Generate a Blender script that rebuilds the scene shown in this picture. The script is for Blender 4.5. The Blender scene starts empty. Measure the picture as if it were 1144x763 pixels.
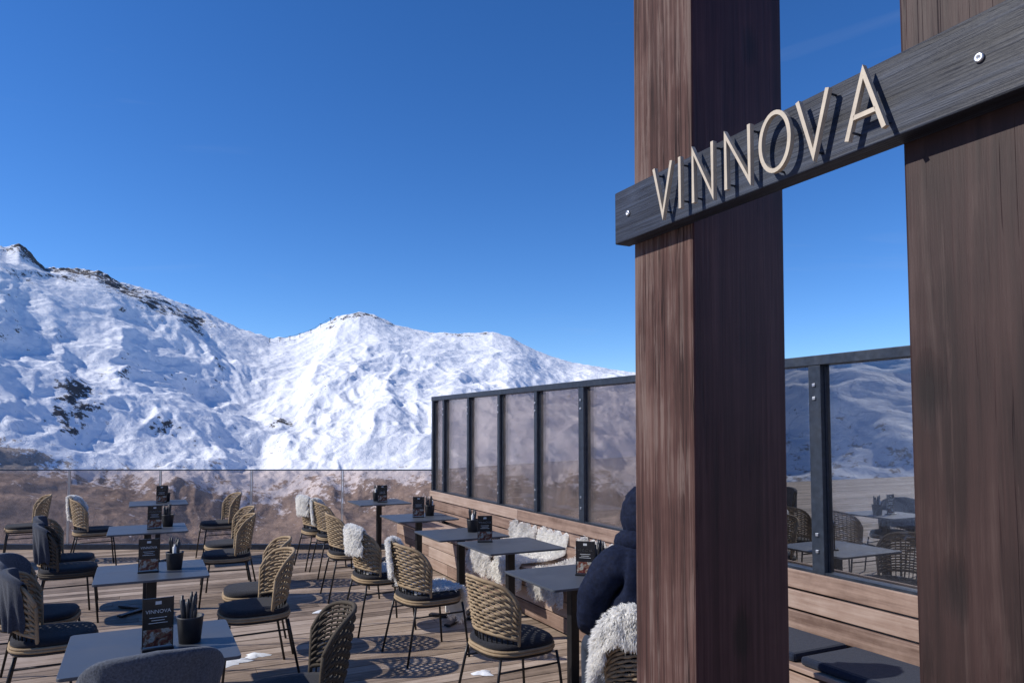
import bpy, bmesh, math, random
import numpy as np
from mathutils import Vector, Matrix, noise as mn
random.seed(7); np.random.seed(7)
R=math.radians
scene=bpy.context.scene
ANG=R(26.5)
EX=Vector((math.cos(ANG),math.sin(ANG),0)); DY=Vector((-math.sin(ANG),math.cos(ANG),0))
def LW(x,y,z=0): return EX*x+DY*y+Vector((0,0,z))

# ---------------- materials ----------------
class NT:
    def __init__(s,name):
        s.m=bpy.data.materials.new(name); s.m.use_nodes=True
        s.t=s.m.node_tree; s.t.nodes.clear()
        s.out=s.n('ShaderNodeOutputMaterial')
    def n(s,ty,**kw):
        nd=s.t.nodes.new(ty)
        for k,v in kw.items():
            if k in nd.inputs.keys(): nd.inputs[k].default_value=v
            else: setattr(nd,k,v)
        return nd
    def l(s,a,b): s.t.links.new(a,b)
    def ramp(s,fac,stops,interp='LINEAR'):
        r=s.n('ShaderNodeValToRGB'); r.color_ramp.interpolation=interp
        el=r.color_ramp.elements
        while len(el)<len(stops): el.new(0.5)
        for e,(p,c) in zip(el,stops):
            e.position=p; e.color=(c[0],c[1],c[2],1) if hasattr(c,'__len__') else (c,c,c,1)
        s.l(fac,r.inputs[0]); return r
    def coords(s,scale=(1,1,1),kind='Object',rot=(0,0,0)):
        tc=s.n('ShaderNodeTexCoord'); mp=s.n('ShaderNodeMapping')
        mp.inputs['Scale'].default_value=scale; mp.inputs['Rotation'].default_value=rot
        s.l(tc.outputs[kind],mp.inputs[0]); return mp.outputs[0]
    def noise(s,vec,scale=5,detail=5,rough=0.55,dist=0):
        n=s.n('ShaderNodeTexNoise'); n.inputs['Scale'].default_value=scale; n.inputs['Detail'].default_value=detail
        n.inputs['Roughness'].default_value=rough; n.inputs['Distortion'].default_value=dist
        s.l(vec,n.inputs['Vector']); return n.outputs['Fac']
    def math(s,op,a,b=None,c=None):
        m=s.n('ShaderNodeMath'); m.operation=op
        for i,v in enumerate((a,b,c)):
            if v is None: continue
            if isinstance(v,(int,float)): m.inputs[i].default_value=v
            else: s.l(v,m.inputs[i])
        return m.outputs[0]
    def mix(s,fac,a,b,mode='MIX'):
        m=s.n('ShaderNodeMixRGB'); m.blend_type=mode
        for i,v in enumerate((fac,a,b)):
            if isinstance(v,(int,float)): m.inputs[i].default_value=v
            elif isinstance(v,tuple): m.inputs[i].default_value=(v[0],v[1],v[2],1)
            else: s.l(v,m.inputs[i])
        return m.outputs[0]
    def bump(s,h,strength=0.3,dist=0.01,prev=None):
        b=s.n('ShaderNodeBump'); b.inputs['Strength'].default_value=strength; b.inputs['Distance'].default_value=dist
        s.l(h,b.inputs['Height'])
        if prev: s.l(prev,b.inputs['Normal'])
        return b.outputs[0]
    def bsdf(s,col,rough=0.6,normal=None,metal=0,spec=0.5,sheen=0):
        p=s.n('ShaderNodeBsdfPrincipled')
        if isinstance(col,tuple): p.inputs['Base Color'].default_value=(col[0],col[1],col[2],1)
        else: s.l(col,p.inputs['Base Color'])
        if isinstance(rough,(int,float)): p.inputs['Roughness'].default_value=rough
        else: s.l(rough,p.inputs['Roughness'])
        p.inputs['Metallic'].default_value=metal
        p.inputs['Specular IOR Level'].default_value=spec
        if sheen: p.inputs['Sheen Weight'].default_value=sheen
        if normal: s.l(normal,p.inputs['Normal'])
        s.l(p.outputs[0],s.out.inputs[0]); return p

def simple(name,col,rough=0.5,metal=0,nscale=20,var=0.25,bump=0.1,spec=0.5,sheen=0):
    t=NT(name); v=t.coords(); f=t.noise(v,nscale,6,0.6)
    lo=tuple(c*(1-var) for c in col); hi=tuple(min(1,c*(1+var)) for c in col)
    c=t.ramp(f,[(0.3,lo),(0.7,hi)]).outputs[0]
    rr=t.ramp(t.noise(v,nscale*0.4,4),[(0.3,max(0,rough-.1)),(0.7,min(1,rough+.12))]).outputs[0]
    t.bsdf(c,rr,t.bump(f,bump,0.004),metal,spec,sheen); return t.m

def wool(name,col,var=0.12):
    t=NT(name); v=t.coords(); f=t.noise(v,11,5,0.6)
    lo=tuple(c*(1-var) for c in col); hi=tuple(min(1,c*(1+var*0.5)) for c in col)
    c=t.ramp(f,[(0.3,lo),(0.65,hi)]).outputs[0]
    d=t.n('ShaderNodeBsdfDiffuse'); t.l(c,d.inputs[0]); tr=t.n('ShaderNodeBsdfTranslucent'); t.l(c,tr.inputs[0])
    m=t.n('ShaderNodeMixShader'); m.inputs[0].default_value=0.38; t.l(d.outputs[0],m.inputs[1]); t.l(tr.outputs[0],m.inputs[2]); t.l(m.outputs[0],t.out.inputs[0])
    return t.m

def timber(name,dark,mid,light,scale=(22,22,1.1),knots=True,bump=0.5,rough=0.75,seed=0,crack=0.5,wear=None,wearamt=0.7):
    t=NT(name)
    v=t.coords(scale); v0=t.coords((1,1,1))
    n1=t.noise(v,1.0,8,0.65,0.4)
    vf=t.coords(tuple(c*4.5 if c>5 else c*2 for c in scale)); n2=t.noise(vf,1.0,5,0.6)
    big=t.noise(v0,2.2,4,0.6)
    f=t.math('ADD',t.math('MULTIPLY',n1,0.6),t.math('MULTIPLY',n2,0.4))
    f2=t.math('ADD',f,t.math('MULTIPLY',t.math('SUBTRACT',big,0.5),0.45))
    col=t.ramp(f2,[(0.36,dark),(0.5,mid),(0.64,light)]).outputs[0]
    if wear:
        vw=t.coords(tuple(c*1.8 if c>5 else c*1.5 for c in scale)); wn=t.noise(vw,1.2,7,0.72,0.6)
        wf=t.math('ADD',wn,t.math('MULTIPLY',t.math('SUBTRACT',big,0.5),0.6))
        wm=t.ramp(wf,[(0.50,0.0),(0.62,1.0)]).outputs[0]
        col=t.mix(t.math('MULTIPLY',wm,wearamt),col,wear)
    vc=t.coords(tuple(c*1.6 if c>5 else c*0.5 for c in scale)); cr=t.noise(vc,1.3,3,0.5)
    brk=t.ramp(t.noise(t.coords((3,3,1.4)),1.5,3,0.5),[(0.48,0.0),(0.56,1.0)]).outputs[0]
    cm=t.ramp(t.math('ABSOLUTE',t.math('SUBTRACT',cr,0.5)),[(0.0,1.0),(0.012,0.0)]).outputs[0]
    cm=t.math('MULTIPLY',cm,brk)
    col=t.mix(t.math('MULTIPLY',cm,crack),col,tuple(c*0.3 for c in dark))
    h=t.math('SUBTRACT',f,t.math('MULTIPLY',cm,0.5*crack))
    if knots:
        vk=t.coords((5.5,5.5,2.6)); vo=t.n('ShaderNodeTexVoronoi'); vo.inputs['Scale'].default_value=1.0
        t.l(vk,vo.inputs['Vector'])
        kd=t.math('ADD',vo.outputs['Distance'],t.math('MULTIPLY',t.math('SUBTRACT',n2,0.5),0.16))
        km=t.ramp(kd,[(0.10,1.0),(0.20,0.0)]).outputs[0]
        col=t.mix(t.math('MULTIPLY',km,0.8),col,tuple(c*0.35 for c in dark))
        h=t.math('SUBTRACT',h,t.math('MULTIPLY',km,0.4))
    t.bsdf(col,rough,t.bump(h,bump,0.006),0,0.35); return t.m

def plank(name,ramp,scale,rough=0.65,bump=0.35):
    t=NT(name); at=t.n('ShaderNodeAttribute'); at.attribute_name='rnd'
    tc=t.n('ShaderNodeTexCoord'); 
    off=t.n('ShaderNodeVectorMath'); off.operation='MULTIPLY_ADD'
    t.l(at.outputs['Color'],off.inputs[0]); off.inputs[1].default_value=(13,7,5); t.l(tc.outputs['Object'],off.inputs[2])
    mp=t.n('ShaderNodeMapping'); mp.inputs['Scale'].default_value=scale; t.l(off.outputs[0],mp.inputs[0])
    g=t.noise(mp.outputs[0],1,7,0.65,0.3)
    big=t.noise(tc.outputs['Object'],0.9,4,0.6); sp=t.noise(tc.outputs['Object'],7,6,0.7)
    f=t.math('ADD',t.math('MULTIPLY',g,0.75),t.math('MULTIPLY',t.math('SUBTRACT',at.outputs['Fac'],0.5),0.34))
    f=t.math('ADD',f,t.math('MULTIPLY',t.math('SUBTRACT',big,0.5),0.4))
    f=t.math('ADD',f,t.math('MULTIPLY',t.math('SUBTRACT',sp,0.5),0.35))
    f=t.math('ADD',f,0.12)
    col=t.ramp(f,ramp).outputs[0]
    t.bsdf(col,rough,t.bump(g,bump,0.004),0,0.3); return t.m

def glass(name,tint,refl=0.10,ior=1.5,dust=0.05,dcol=(0.6,0.56,0.54)):
    t=NT(name)
    tr=t.n('ShaderNodeBsdfTransparent'); tr.inputs[0].default_value=(*tint,1)
    gl=t.n('ShaderNodeBsdfGlossy'); gl.inputs['Roughness'].default_value=0.0; gl.inputs['Color'].default_value=(0.95,0.97,1,1)
    lw=t.n('ShaderNodeFresnel'); lw.inputs['IOR'].default_value=ior
    f=t.math('ADD',t.math('MULTIPLY',lw.outputs[0],0.8),refl)
    v=t.coords((1,1,1)); nz=t.noise(v,3,6,0.6); sm=t.ramp(nz,[(0.40,dust*0.3),(0.75,dust)]).outputs[0]
    mx=t.n('ShaderNodeMixShader'); t.l(f,mx.inputs[0]); t.l(tr.outputs[0],mx.inputs[1]); t.l(gl.outputs[0],mx.inputs[2])
    df=t.n('ShaderNodeBsdfDiffuse'); df.inputs[0].default_value=(*dcol,1)
    m2=t.n('ShaderNodeMixShader'); t.l(sm,m2.inputs[0]); t.l(mx.outputs[0],m2.inputs[1]); t.l(df.outputs[0],m2.inputs[2])
    t.l(m2.outputs[0],t.out.inputs[0]); return t.m

M={}
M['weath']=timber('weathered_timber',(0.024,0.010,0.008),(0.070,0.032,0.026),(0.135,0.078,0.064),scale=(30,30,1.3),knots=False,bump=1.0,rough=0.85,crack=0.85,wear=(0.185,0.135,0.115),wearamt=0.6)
M['red']=timber('reddish_timber',(0.024,0.006,0.008),(0.052,0.016,0.018),(0.088,0.036,0.035),scale=(24,24,0.9),bump=0.4,rough=0.5,crack=0.5)  # dark reddish timber for the remaining post faces and the beam
M['brown']=timber('brown_timber',(0.018,0.008,0.0065),(0.038,0.018,0.015),(0.068,0.039,0.033),scale=(14,14,1.0),bump=0.7,rough=0.6,crack=0.6,wear=(0.078,0.050,0.042),wearamt=0.5)
M['sign']=timber('charred_board',(0.008,0.009,0.014),(0.017,0.022,0.036),(0.038,0.050,0.080),scale=(40,1.6,40),knots=False,bump=0.7,rough=0.5,crack=0.4)
M['letter']=simple('cream_metal',(0.50,0.43,0.33),0.4,0,60,0.1,0.05)
M['screw']=simple('zinc',(0.55,0.57,0.6),0.35,0.8,80,0.2,0.1)
M['deck']=plank('deck_boards',[(0.22,(0.10,0.072,0.052)),(0.5,(0.30,0.225,0.17)),(0.82,(0.52,0.42,0.34))],(1.6,34,34))
M['bench']=plank('bench_boards',[(0.25,(0.13,0.08,0.06)),(0.5,(0.29,0.20,0.155)),(0.8,(0.44,0.34,0.28))],(30,1.6,30))
M['steel']=simple('dark_steel',(0.032,0.042,0.060),0.4,0.3,25,0.3,0.05)
M['fglass']=glass('bronze_glass',(0.88,0.81,0.78),0.02,1.5,0.10,(0.6,0.54,0.50))
M['wglass']=glass('smoked_glass',(0.82,0.75,0.73),0.03,1.45,0.10,(0.6,0.54,0.50))
M['mglass']=glass('reflective_glass',(0.30,0.33,0.38),0.36,1.5,0.02)
M['gedge']=simple('glass_edge',(0.50,0.46,0.43),0.3,0,10,0.1,0.0)
M['leg']=simple('black_metal',(0.012,0.012,0.014),0.4,0.3,30,0.3,0.05)
M['seat']=simple('black_cushion',(0.018,0.018,0.022),0.9,0,90,0.4,0.5,0.2,0.1)
M['navy']=simple('navy_cushion',(0.012,0.018,0.035),0.9,0,90,0.3,0.5,0.2,0.1)
M['fur']=wool('sheepskin_wool',(0.94,0.925,0.89),0.07)
M['furg']=wool('grey_sheepskin_wool',(0.85,0.83,0.80),0.25)
M['blan']=simple('grey_wool_blanket',(0.075,0.085,0.105),0.95,0,120,0.4,0.8,0.1,0.2)
M['blan2']=simple('dark_wool_blanket',(0.035,0.042,0.06),0.95,0,120,0.4,0.8,0.1,0.15)
M['pot']=simple('black_pot',(0.02,0.02,0.024),0.5,0,30,0.3,0.1)
M['white']=simple('white_print',(0.6,0.6,0.58),0.6,0,30,0.05,0)
M['coat']=simple('navy_coat',(0.007,0.011,0.028),0.85,0,60,0.4,0.6,0.15,0.0)
M['jeans']=simple('dark_jeans',(0.02,0.028,0.045),0.9,0,100,0.3,0.4)
M['skin']=simple('skin',(0.55,0.34,0.26),0.5,0,30,0.1,0.1)
M['hair']=simple('dark_hair',(0.02,0.014,0.01),0.5,0,80,0.4,0.6)
M['shoe']=simple('black_shoe',(0.015,0.015,0.016),0.5,0,30,0.3,0.1)
M['snowp']=simple('old_snow',(0.75,0.77,0.8),0.8,0,40,0.1,0.6,0.2)

t=NT('table_laminate'); v=t.coords(); n1=t.noise(v,3.0,5,0.6); n2=t.noise(v,300,2,0.5)
t.bsdf(t.ramp(n1,[(0.3,(0.050,0.058,0.072)),(0.7,(0.080,0.090,0.108))]).outputs[0],
       t.ramp(n1,[(0.3,0.34),(0.7,0.50)]).outputs[0],t.bump(n2,0.06,0.001),0,0.5); M['top']=t.m
t=NT('rope_cord'); v=t.coords((1,1,1)); n1=t.noise(v,9,4,0.6); n2=t.noise(v,260,3,0.6)
c=t.ramp(n1,[(0.3,(0.29,0.205,0.12)),(0.7,(0.48,0.37,0.24))]).outputs[0]
c=t.mix(t.math('MULTIPLY',n2,0.6),c,(0.16,0.11,0.065)); t.bsdf(c,0.8,t.bump(n2,0.7,0.003),0,0.2); M['rope']=t.m
t=NT('shaded_rope_cord'); v=t.coords((1,1,1)); n2=t.noise(v,260,3,0.6)  # darker copy of the same rope, shade put into the colour for backlit chairs
c=t.mix(n2,(0.10,0.08,0.058),(0.04,0.034,0.028)); t.bsdf(c,0.8,t.bump(n2,0.7,0.003),0,0.2); M['rope_shade']=t.m
t=NT('menu_print'); tc=t.n('ShaderNodeTexCoord'); sp=t.n('ShaderNodeSeparateXYZ'); t.l(tc.outputs['Object'],sp.inputs[0])
n1=t.noise(t.coords((34,34,34)),1.0,4,0.6,0.5)
pic=t.ramp(n1,[(0.35,(0.02,0.014,0.014)),(0.45,(0.16,0.03,0.02)),(0.53,(0.20,0.12,0.07)),(0.60,(0.42,0.40,0.35)),(0.75,(0.04,0.08,0.03))]).outputs[0]
low=t.math('LESS_THAN',sp.outputs[2],0.085)
t.bsdf(t.mix(low,(0.012,0.012,0.014),pic),0.25); M['menu']=t.m

# mountain material
t=NT('mountain_snow_rock')
a=t.n('ShaderNodeAttribute'); a.attribute_name='terr'
sep=t.n('ShaderNodeSeparateColor'); t.l(a.outputs['Color'],sep.inputs[0])
v=t.coords((1,1,1))
nf=t.noise(v,0.035,9,0.72); nm=t.noise(v,0.010,8,0.6); nff=t.noise(v,0.12,6,0.7)
rk=t.math('ADD',sep.outputs[0],t.math('MULTIPLY',t.math('SUBTRACT',nf,0.5),3.0))
rk=t.math('ADD',rk,t.math('MULTIPLY',t.math('SUBTRACT',nff,0.5),1.6))
rockm=t.ramp(rk,[(0.56,0.0),(0.66,1.0)]).outputs[0]
bk=t.math('ADD',sep.outputs[1],t.math('MULTIPLY',t.math('SUBTRACT',nf,0.5),2.0))
bk=t.math('ADD',bk,t.math('MULTIPLY',t.math('SUBTRACT',nff,0.5),0.9))
brm=t.ramp(bk,[(0.46,0.0),(0.60,1.0)]).outputs[0]
snow=t.ramp(nm,[(0.3,(0.76,0.78,0.82)),(0.6,(0.88,0.885,0.90))]).outputs[0]
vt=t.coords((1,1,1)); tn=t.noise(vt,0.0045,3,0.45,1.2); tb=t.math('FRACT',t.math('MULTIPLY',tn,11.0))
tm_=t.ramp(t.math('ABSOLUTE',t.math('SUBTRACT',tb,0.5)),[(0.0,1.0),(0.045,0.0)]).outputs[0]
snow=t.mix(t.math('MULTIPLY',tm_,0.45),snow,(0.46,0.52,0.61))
rock=t.ramp(nff,[(0.3,(0.045,0.042,0.043)),(0.7,(0.16,0.145,0.135))]).outputs[0]
brown=t.ramp(t.math('ADD',t.math('MULTIPLY',nf,0.5),t.math('MULTIPLY',nff,0.5)),[(0.35,(0.17,0.135,0.115)),(0.62,(0.43,0.36,0.31))]).outputs[0]
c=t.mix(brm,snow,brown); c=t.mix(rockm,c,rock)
h=t.math('ADD',t.math('ADD',t.math('MULTIPLY',nm,1.5),t.math('MULTIPLY',nf,0.30)),t.math('MULTIPLY',tm_,-0.03))
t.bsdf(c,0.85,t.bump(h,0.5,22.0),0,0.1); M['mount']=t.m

# ---------------- mesh builder ----------------
class MB:
    def __init__(s): s.v=[];s.f=[];s.m=[];s.r=[];s.sm=[]
    def add(s,vs,fs,mat=0,rnd=0.5,smooth=False):
        o=len(s.v); s.v+= [tuple(p) for p in vs]; s.r+=[rnd]*len(vs)
        for f in fs: s.f.append(tuple(i+o for i in f)); s.m.append(mat); s.sm.append(smooth)
    def box(s,a,b,mat=0,rnd=0.5,bev=0.0):
        x0,y0,z0=a;x1,y1,z1=b
        if bev<=0:
            vs=[(x0,y0,z0),(x1,y0,z0),(x1,y1,z0),(x0,y1,z0),(x0,y0,z1),(x1,y0,z1),(x1,y1,z1),(x0,y1,z1)]
            s.add(vs,[(0,3,2,1),(4,5,6,7),(0,1,5,4),(1,2,6,5),(2,3,7,6),(3,0,4,7)],mat,rnd)
        else:
            bm=bmesh.new(); bmesh.ops.create_cube(bm,size=1)
            for vv in bm.verts: vv.co=Vector(((x0+x1)/2+vv.co.x*(x1-x0),(y0+y1)/2+vv.co.y*(y1-y0),(z0+z1)/2+vv.co.z*(z1-z0)))
            bmesh.ops.bevel(bm,geom=bm.edges[:],offset=bev,segments=2,affect='EDGES',profile=0.5)
            bm.verts.index_update(); s.add([vv.co[:] for vv in bm.verts],[[vv.index for vv in f.verts] for f in bm.faces],mat,rnd); bm.free()
    def tube(s,pts,r,sides=6,mat=0,closed=False,caps=True,rnd=0.5):
        pts=[Vector(p) for p in pts]; n=len(pts); vs=[];fs=[]
        rad=r if isinstance(r,(list,tuple)) else [r]*n
        up=None
        for i,p in enumerate(pts):
            if closed: tg=pts[(i+1)%n]-pts[i-1]
            else: tg=pts[min(i+1,n-1)]-pts[max(i-1,0)]
            tg.normalize()
            if up is None:
                up=Vector((0,0,1)) if abs(tg.z)<0.9 else Vector((1,0,0))
            sx=tg.cross(up)
            if sx.length<1e-5: sx=tg.cross(Vector((0.3,1,0.2)))
            sx.normalize(); u2=sx.cross(tg).normalized(); up=u2
            for k in range(sides):
                a=2*math.pi*k/sides; vs.append(p+(sx*math.cos(a)+u2*math.sin(a))*rad[i])
        m=n if closed else n-1
        for i in range(m):
            j=(i+1)%n
            for k in range(sides):
                k2=(k+1)%sides
                fs.append((i*sides+k,j*sides+k,j*sides+k2,i*sides+k2))
        if caps and not closed:
            fs.append(tuple(range(sides))); fs.append(tuple(reversed(range((n-1)*sides,n*sides))))
        s.add(vs,fs,mat,rnd,True)
    def lathe(s,prof,seg=20,mat=0,c=(0,0,0)):
        vs=[];fs=[]
        for (r,z) in prof:
            for k in range(seg):
                a=2*math.pi*k/seg; vs.append((c[0]+r*math.cos(a),c[1]+r*math.sin(a),c[2]+z))
        for i in range(len(prof)-1):
            for k in range(seg):
                k2=(k+1)%seg; fs.append((i*seg+k,i*seg+k2,(i+1)*seg+k2,(i+1)*seg+k))
        s.add(vs,fs,mat,0.5,True)
    def mesh(s,name,mats):
        me=bpy.data.meshes.new(name); me.from_pydata(s.v,[],s.f)
        for m in mats: me.materials.append(M[m])
        me.polygons.foreach_set('material_index',s.m); me.polygons.foreach_set('use_smooth',s.sm)
        at=me.attributes.new('rnd','FLOAT','POINT'); at.data.foreach_set('value',s.r)
        me.update(); return me
def obj(name,me,loc=(0,0,0),rz=0,parent=None):
    o=bpy.data.objects.new(name,me); scene.collection.objects.link(o); o.location=loc; o.rotation_euler=(0,0,rz)
    if parent: o.parent=parent
    return o
def empty(name,loc=(0,0,0),rz=0):
    o=bpy.data.objects.new(name,None); scene.collection.objects.link(o); o.location=loc; o.rotation_euler=(0,0,rz); o.empty_display_size=0.1; return o

# ---------------- terrain ----------------
def perlin(x,y,seed=0):
    xi=np.floor(x).astype(np.int64); yi=np.floor(y).astype(np.int64); xf=x-xi; yf=y-yi
    def g(ix,iy):
        h=(ix*374761393+iy*668265263+seed*974634777)&0x7fffffff
        h=((h^(h>>13))*1274126177)&0x7fffffff; h=(h^(h>>16))&0xffff
        a=h/65536.0*2*np.pi; return np.cos(a),np.sin(a)
    u=xf*xf*xf*(xf*(xf*6-15)+10); w=yf*yf*yf*(yf*(yf*6-15)+10)
    def d(ix,iy,dx,dy):
        gx,gy=g(ix,iy); return gx*dx+gy*dy
    a=d(xi,yi,xf,yf); b=d(xi+1,yi,xf-1,yf); c=d(xi,yi+1,xf,yf-1); e=d(xi+1,yi+1,xf-1,yf-1)
    return ((a*(1-u)+b*u)*(1-w)+(c*(1-u)+e*u)*w)*1.5
def fbm(x,y,o=5,seed=0,gain=0.5):
    s=0;a=1;tot=0
    for i in range(o): s=s+a*perlin(x*2**i,y*2**i,seed+i); tot+=a; a*=gain
    return s/tot
def ridged(x,y,o=5,seed=0,gain=0.5):
    s=0;a=1;tot=0
    for i in range(o): s=s+a*(1-np.abs(perlin(x*2**i,y*2**i,seed+i))*2); tot+=a; a*=gain
    return s/tot
def sstep(a,b,x):
    t=np.clip((x-a)/(b-a),0,1); return t*t*(3-2*t)
sk=[(0,275),(15,271),(30,283),(45,298),(70,298),(105,300),(130,314),(160,321),(185,332),(205,339),(235,352),(265,366),(300,377),(330,375),(350,367),(375,353),(400,347),(420,352),(440,362),(480,371),(515,372),(550,370),(570,376),(600,392),(640,405),(700,415),(760,418),(850,412),(900,404),(960,414),(1144,425)]
ths=[math.atan((x-572)/826) for x,_ in sk]; els=[(478-y)/826*math.cos(th) for (x,y),th in zip(sk,ths)]
deg=math.radians
ths=[deg(-181),deg(-150),deg(-120),deg(-100),deg(-80),deg(-70),deg(-60),deg(-50),deg(-42)]+ths+[deg(45),deg(60),deg(90),deg(130),deg(181)]
els=[0.12,0.16,0.20,0.22,0.27,0.22,0.25,0.23,0.24]+els+[0.10,0.12,0.15,0.14,0.12]
th=np.concatenate([np.linspace(deg(-180),deg(-40),220,endpoint=False),np.linspace(deg(-40),deg(40),900,endpoint=False),np.linspace(deg(40),deg(180),160)])
rr=np.concatenate([np.array([0.5,6,12,18,26,40]),np.linspace(60,880,36),np.linspace(900,2600,400),np.linspace(2615,3400,24),np.array([4200,6000,9000])])
TH,RR=np.meshgrid(th,rr,indexing='ij')
S=np.interp(TH,ths,els)
wts=0;Ssm=0
for dl in np.linspace(-6,6,17):
    g_=math.exp(-(dl/3.0)**2); Ssm=Ssm+g_*np.interp(TH+deg(dl),ths,els); wts+=g_
Ssm=Ssm/wts
X=RR*np.sin(TH);Y=RR*np.cos(TH)
Rg=2600.0
q=np.clip((RR-900)/(Rg-900),0,1)
near=-1.6-0.29*np.clip(RR-9,0,None)
Sm=Ssm+(S-Ssm)*sstep(0.80,1.0,q)
zr=Sm*Rg+1.69
shape=q+0.06*np.sin(np.pi*q)*np.sin(TH*9+1.0)
zb=-258+(zr+258)*shape
z=np.where(RR<900,np.maximum(near,-258),zb)
wx=X+90*fbm(X/420,Y/420,3,11); wy=Y+90*fbm(X/420,Y/420,3,23)
env=np.sin(np.pi*np.clip(q,0,1))**0.8
env2=np.clip(q*6,0,1)
z=z+env*(66*fbm(wx/620,wy/620,4,3,0.45)+44*(ridged(wx/280,wy/400,5,7,0.47)-0.55))
z=z+env2*(0.35+0.65*env)*(9*fbm(wx/80,wy/80,4,31,0.45)+1.8*fbm(X/22,Y/22,2,41))
peaky=np.interp(TH,[deg(-180),deg(-36),deg(-28),deg(-20),deg(-8),deg(10),deg(180)],[2.4,2.2,1.8,1.0,0.55,0.5,2.2])
rd=np.exp(-((q-1.0)/0.06)**2)
z=z+rd*peaky*(7*(ridged(X/60,Y/60,4,51,0.6)-0.5))
z=z-np.clip(RR-Rg,0,None)*0.45
z=np.where(RR<Rg,np.minimum(z,1.69+S*RR*1.0+rd*12),z)
nearn=np.clip((RR-30)/200,0,1)*(RR<900)
z=z+nearn*6*fbm(X/70,Y/70,4,61)
z=np.maximum(z,-300)
dzr=np.gradient(z,axis=1)/np.gradient(RR,axis=1)
dzt=np.gradient(z,axis=0)/(np.gradient(TH,axis=0)*RR)
slope=np.sqrt(dzr**2+dzt**2)
rock=-0.16+0.42*sstep(0.60,1.1,slope)*sstep(0.15,0.4,q)+0.25*fbm(X/200,Y/200,3,81)
def patch(px,qq,sp,sq,a):
    t0=math.atan((px-572)/826); return a*np.exp(-((TH-t0)/(sp/826))**2-((q-qq)/sq)**2)
for p in [(15,0.97,28,0.06,0.75),(75,0.95,28,0.06,0.5),(110,0.95,36,0.07,0.66),(140,0.90,25,0.06,0.5),(195,0.90,30,0.06,0.80),(225,0.94,20,0.05,0.5),(380,0.97,20,0.03,0.45),(405,0.985,26,0.02,0.62),(445,0.98,30,0.03,0.45),(500,0.985,40,0.02,0.45),(540,0.98,30,0.03,0.45),(312,0.52,16,0.022,0.8),(95,0.44,20,0.04,0.65),(72,0.37,18,0.05,0.62),(120,0.52,22,0.03,0.5),(290,0.60,16,0.02,0.45),(600,0.97,40,0.03,0.4),(900,0.95,60,0.06,0.7),(180,0.40,16,0.03,0.45),(30,0.8,30,0.04,0.5),(430,0.62,16,0.02,0.4),(60,0.86,20,0.03,0.45),(240,0.75,14,0.02,0.4)]:
    rock=rock+patch(*p)
side=(np.abs(TH)>deg(42))
rock=rock+0.50*side*sstep(0.25,0.9,q)
brown=0.84-0.84*sstep(0.20,0.36,q+0.05*fbm(X/160,Y/160,4,71))
brown=np.where(q<=0,0.64,brown)
brown=np.where(TH<deg(-42),brown*0.45,brown)
nt,nr=z.shape
co=np.stack([X,Y,z],-1).reshape(-1,3).astype(np.float32)
i=np.arange(nt-1)[:,None]*nr; j=np.arange(nr-1)[None,:]
a=(i+j).ravel(); quads=np.stack([a,a+1,a+nr+1,a+nr],-1)
quads=quads[:,::-1]
me=bpy.data.meshes.new('mountain_terrain'); me.vertices.add(len(co)); me.vertices.foreach_set('co',co.ravel())
me.loops.add(quads.size); me.loops.foreach_set('vertex_index',quads.ravel().astype(np.int32))
me.polygons.add(len(quads)); me.polygons.foreach_set('loop_start',np.arange(0,quads.size,4,dtype=np.int32))
me.update(calc_edges=True)
me.polygons.foreach_set('use_smooth',np.ones(len(quads),dtype=bool))
at=me.attributes.new('terr','FLOAT_COLOR','POINT')
cc=np.zeros((len(co),4),np.float32); cc[:,0]=np.clip(rock,-0.5,1.3).ravel(); cc[:,1]=np.clip(brown,0,1).ravel(); cc[:,3]=1
at.data.foreach_set('color',cc.ravel()); me.materials.append(M['mount']); me.validate()
obj('mountain_terrain',me)
if me.polygons[1000].normal.z<0: me.flip_normals()

def terr(px,qq):
    t0=math.atan((px-572)/826); it=int(np.argmin(abs(th-t0))); ir=int(np.argmin(abs(rr-(900+1700*qq)))); return Vector((X[it,ir],Y[it,ir],z[it,ir]))
mb=MB(); prev=None
for px,qq in [(300,0.955),(311,0.965),(322,0.97),(334,0.975),(346,0.98),(357,0.985),(368,0.99)]:
    p=terr(px,qq); tp=p+Vector((0,0,13)); mb.tube([p-Vector((0,0,4)),tp],0.9,6); mb.box(tp-Vector((4,0.6,0.8)),tp+Vector((4,0.6,0.8)))
    if prev is not None:
        for o in (-3.5,3.5): mb.tube([prev+Vector((o,0,0)),(prev+tp)/2+Vector((o,0,-1.5)),tp+Vector((o,0,0))],0.25,4)
    prev=tp
obj('ski_lift',mb.mesh('ski_lift',['steel']))

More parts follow.
